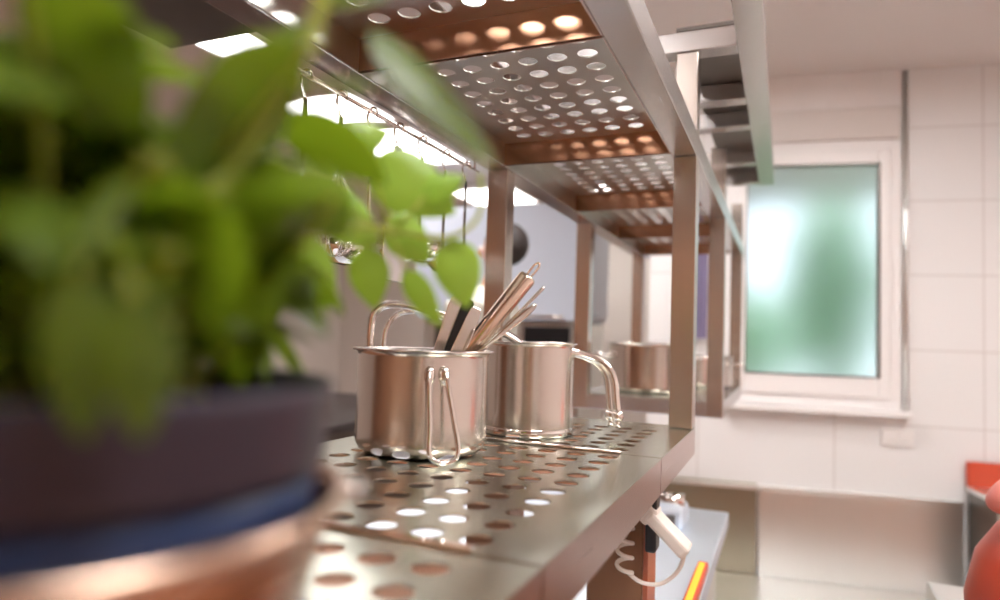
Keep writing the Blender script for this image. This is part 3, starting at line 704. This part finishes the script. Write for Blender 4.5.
pc = wroot('hanging_cloth', 'purple cloth hanging on the wall seen between the two right posts', 'cloth')
q = NB(); n = 14; rows = []
for i in range(n+1):
    u = -.655+.10*i/n
    rows.append([q.verts.new((u, -.03+.008*math.sin(i*1.6)-.004*j, z)) for j, z in enumerate((.62, .45, .25, .02))])
for r0, r1 in zip(rows, rows[1:]):
    for k in range(3): q.faces.new((r0[k], r0[k+1], r1[k+1], r1[k]))
bmesh.ops.solidify(q, geom=q.faces[:], thickness=.006)
wpart('fabric', q, M['purple'], pc, smooth=True)
q = NB(); tube(q, [(-.605, 0, .63), (-.605, -.035, .63), (-.605, -.04, .645)], .005, 8); wpart('wall_hook', q, M['shine'], pc, smooth=True)

# ------------------------------------------------------------------ red machine at the right edge
rm = root('red_mixer', (.42, 1.33, -.52), 'rounded orange red machine with pinkish flap at the lower right edge', 'machine')
sth = root('side_bench', (.75, 1.35, FL), 'steel bench under the red machine at the right edge', 'bench')
obj('bench_top', bx(.30, 1.3, 1.0, 1.8, -.56, -.52), M['panel'], sth, bevel=.004)
for x in (.33, 1.23):
    for y in (1.03, 1.73): obj('leg', bx(x, x+.04, y, y+.04, FL, -.5605), M['post'], sth, bevel=.002)
q = NB(); lathe(q, [(0, -.52), (.13, -.52), (.155, -.50), (.178, -.44), (.180, -.40), (.165, -.33), (.135, -.282), (.09, -.255), (.04, -.246), (0, -.245)], (.458, 1.33), 64); obj('body', q, M['red'], rm, smooth=True)
q = NB(); ball(q, (.376, 1.30, -.205), .085, (1, .9, .38), Matrix.Rotation(math.radians(-28), 4, 'Y'), 4); obj('tilting_head', q, M['pink'], rm, smooth=True)
q = NB(); tube(q, [(.44, 1.34, -.26), (.43, 1.33, -.21)], [.05, .04], 24); obj('neck', q, M['pink'], rm, smooth=True)
q = NB(); lathe(q, [(.132, -.519), (.16, -.519), (.16, -.512), (.132, -.512)], (.458, 1.33), 48); obj('base_ring', q, M['dark_steel'], rm, smooth=True)

# ------------------------------------------------------------------ the cook, turned to the left behind the post
def skin_fig(name, verts, edges, mat, parent, sub=2):
    me = bpy.data.meshes.new(name); me.from_pydata([v[0] for v in verts], edges, []); me.materials.append(mat)
    o = bpy.data.objects.new(name, me); link(o); o.parent = parent
    md = o.modifiers.new('skin', 'SKIN'); md.use_smooth_shade = True
    for i, v in enumerate(verts):
        sv = me.skin_vertices[0].data[i]; sv.radius = v[1] if isinstance(v[1], tuple) else (v[1], v[1]); sv.use_root = (i == 0)
    o.modifiers.new('sub', 'SUBSURF').levels = sub; o.modifiers['sub'].render_levels = sub
    return o
H0 = (-1.215, 2.68)
ck = root('person', (H0[0], H0[1], FL), 'person with short dark hair in pale jacket, turned away, mostly hidden behind left post', 'person')
# local coordinates: x forward is -X of the room (faces left)
def F(x, y, z): return (-x, y, z)
body = [(F(0, 0, .95), (.13, .16)), (F(0, 0, 1.12), (.12, .15)), (F(0, 0, 1.32), (.13, .17)), (F(-.01, 0, 1.45), (.10, .15)), (F(-.02, 0, 1.50), (.055, .055)), (F(-.055, 0, 1.57), (.055, .055)),
        (F(-.055, 0, 1.64), (.085, .072)), (F(-.06, 0, 1.71), (.088, .074)), (F(-.065, 0, 1.745), (.06, .05)),
        (F(-.01, .17, 1.43), .058), (F(.04, .22, 1.16), .043), (F(.24, .17, 1.08), .036), (F(.32, .15, 1.08), .028),
        (F(-.01, -.17, 1.43), .058), (F(.04, -.22, 1.16), .043), (F(.24, -.17, 1.08), .036), (F(.32, -.15, 1.08), .028),
        (F(0, .09, .86), .095), (F(.01, .10, .50), .062), (F(-.02, .10, .09), .045), (F(.13, .11, .04), .035),
        (F(0, -.09, .86), .095), (F(.01, -.10, .50), .062), (F(-.02, -.10, .09), .045), (F(.13, -.11, .04), .035)]
ed = [(0, 1), (1, 2), (2, 3), (3, 4), (4, 5), (5, 6), (6, 7), (7, 8), (3, 9), (9, 10), (10, 11), (11, 12), (3, 13), (13, 14), (14, 15), (15, 16), (0, 17), (17, 18), (18, 19), (19, 20), (0, 21), (21, 22), (22, 23), (23, 24)]
skin_fig('body', body, ed, M['skin'], ck)
jk = [(F(0, 0, .86), (.155, .19)), (F(0, 0, 1.12), (.14, .17)), (F(0, 0, 1.32), (.15, .19)), (F(-.01, 0, 1.45), (.115, .165)), (F(-.03, 0, 1.515), (.066, .066)),
      (F(-.01, .17, 1.43), .075), (F(.04, .22, 1.16), .058), (F(.20, .18, 1.09), .050), (F(-.01, -.17, 1.43), .075), (F(.04, -.22, 1.16), .058), (F(.20, -.18, 1.09), .050)]
skin_fig('jacket', jk, [(0, 1), (1, 2), (2, 3), (3, 4), (3, 5), (5, 6), (6, 7), (3, 8), (8, 9), (9, 10)], M['jacket'], ck)
tr = [(F(0, 0, .93), (.14, .17)), (F(0, .09, .84), .11), (F(.01, .10, .50), .080), (F(-.02, .10, .10), .065), (F(0, -.09, .84), .11), (F(.01, -.10, .50), .080), (F(-.02, -.10, .10), .065)]
skin_fig('trousers', tr, [(0, 1), (1, 2), (2, 3), (0, 4), (4, 5), (5, 6)], M['trousers'], ck)
def pch(name, bm, mat):
    me = bpy.data.meshes.new(name); bm.to_mesh(me); bm.free()
    for p_ in me.polygons: p_.use_smooth = True
    me.materials.append(mat); o = bpy.data.objects.new(name, me); link(o); o.parent = ck; return o
q = NB(); ball(q, F(-.093, 0, 1.702), .1, (1.0, .86, .98)); 
bmesh.ops.bisect_plane(q, geom=q.verts[:]+q.edges[:]+q.faces[:], plane_co=F(-.02, 0, 1.66), plane_no=V(F(.75, 0, -.55)), clear_outer=True)
bmesh.ops.holes_fill(q, edges=q.edges[:]); pch('hair', q, M['hair'])
q = NB(); tube(q, [F(.023, 0, 1.695), F(.043, 0, 1.660), F(.025, 0, 1.650)], [.008, .013, .010], 10); pch('nose', q, M['skin'])
for sd in (-1, 1):
    q = NB(); ball(q, F(.015, sd*.030, 1.685), .012, (1, 1, .8), sub=2); pch('eye', q, M['plate'])
    q = NB(); ball(q, F(-.075, sd*.077, 1.665), .028, (.6, .3, 1), sub=2); pch('ear', q, M['skin'])
    for k in range(5):
        q = NB(); b0 = V(F(.335, sd*(.15+.016*(k-1.5)), 1.075 if k < 4 else 1.09)); Lk = (.07, .078, .075, .06, .05)[k]
        if k == 4: b0 = V(F(.30, sd*.115, 1.085))
        tube(q, [b0, b0+V(F(Lk*.5, 0, -.008)), b0+V(F(Lk*.85, 0, -.03)), b0+V(F(Lk*.95, 0, -.045))], [.009, .0085, .0078, .005], 8)
        pch('finger' if k < 4 else 'thumb', q, M['skin'])
    q = NB(); ball(q, F(.06, sd*.105, .045), .13, (1, .36, .34), sub=2)
    bmesh.ops.bisect_plane(q, geom=q.verts[:]+q.edges[:]+q.faces[:], plane_co=(0, 0, .002), plane_no=(0, 0, -1), clear_outer=True); bmesh.ops.holes_fill(q, edges=q.edges[:]); pch('shoe', q, M['black'])

# pieces of a part hang one level deeper
for o in list(sc.objects):
    if o.parent is None: continue
    base = o.name.split('.')[0]
    up = {'handle_lug': 'wire_handle', 'handle_knob': 'tube_handle', 'knob_stem': 'tube_handle', 'rocker': 'plate', 'pane': 'sash', 'gasket': 'sash',
          'thumb': 'body', 'finger': 'body', 'eye': 'body', 'ear': 'body', 'nose': 'body', 'wall_bracket': None}.get(base)
    if up:
        sib = [c for c in o.parent.children if c.name.split('.')[0] == up]
        if sib: o.parent = sib[-1]

# ------------------------------------------------------------------ world, camera, colour
w = bpy.data.worlds.new('sky'); sc.world = w; w.use_nodes = True; nt = w.node_tree
bg = nt.nodes['Background']
sky = nt.nodes.new('ShaderNodeTexSky'); sky.sky_type = 'HOSEK_WILKIE'; sky.turbidity = 6; sky.sun_direction = (.2, -.6, .75)
mx = nt.nodes.new('ShaderNodeMix'); mx.data_type = 'RGBA'; mx.inputs[0].default_value = .65; mx.inputs[7].default_value = (.80, .90, 1, 1)
nt.links.new(sky.outputs['Color'], mx.inputs[6]); nt.links.new(mx.outputs[2], bg.inputs['Color'])
bg.inputs['Strength'].default_value = 1.45

yaw = math.atan(285/667); pit = math.atan(36/667); roll = .034
fw = V((-math.sin(yaw)*math.cos(pit), math.cos(yaw)*math.cos(pit), math.sin(pit)))
r0 = V((math.cos(yaw), math.sin(yaw), 0)); u0 = r0.cross(fw)
Rr = r0*math.cos(roll)+u0*math.sin(roll); Uu = -r0*math.sin(roll)+u0*math.cos(roll)
cam = bpy.data.cameras.new('camera'); co = link(bpy.data.objects.new('camera', cam))
mt = Matrix((Rr, Uu, -fw)).transposed().to_4x4(); mt.translation = (0, 0, CZ); co.matrix_world = mt
cam.sensor_width = 36; cam.lens = 667*36/1000; cam.clip_start = .01
cam.dof.use_dof = True; cam.dof.focus_distance = .86; cam.dof.aperture_fstop = 2.3; cam.dof.aperture_blades = 9
sc.camera = co
sc.view_settings.view_transform = 'Standard'; sc.view_settings.look = 'None'
sc.view_settings.gamma = 1; sc.view_settings.exposure = 1.08; sc.view_settings.use_curve_mapping = False
for o in sc.objects:
    if 'org' in o: del o['org']
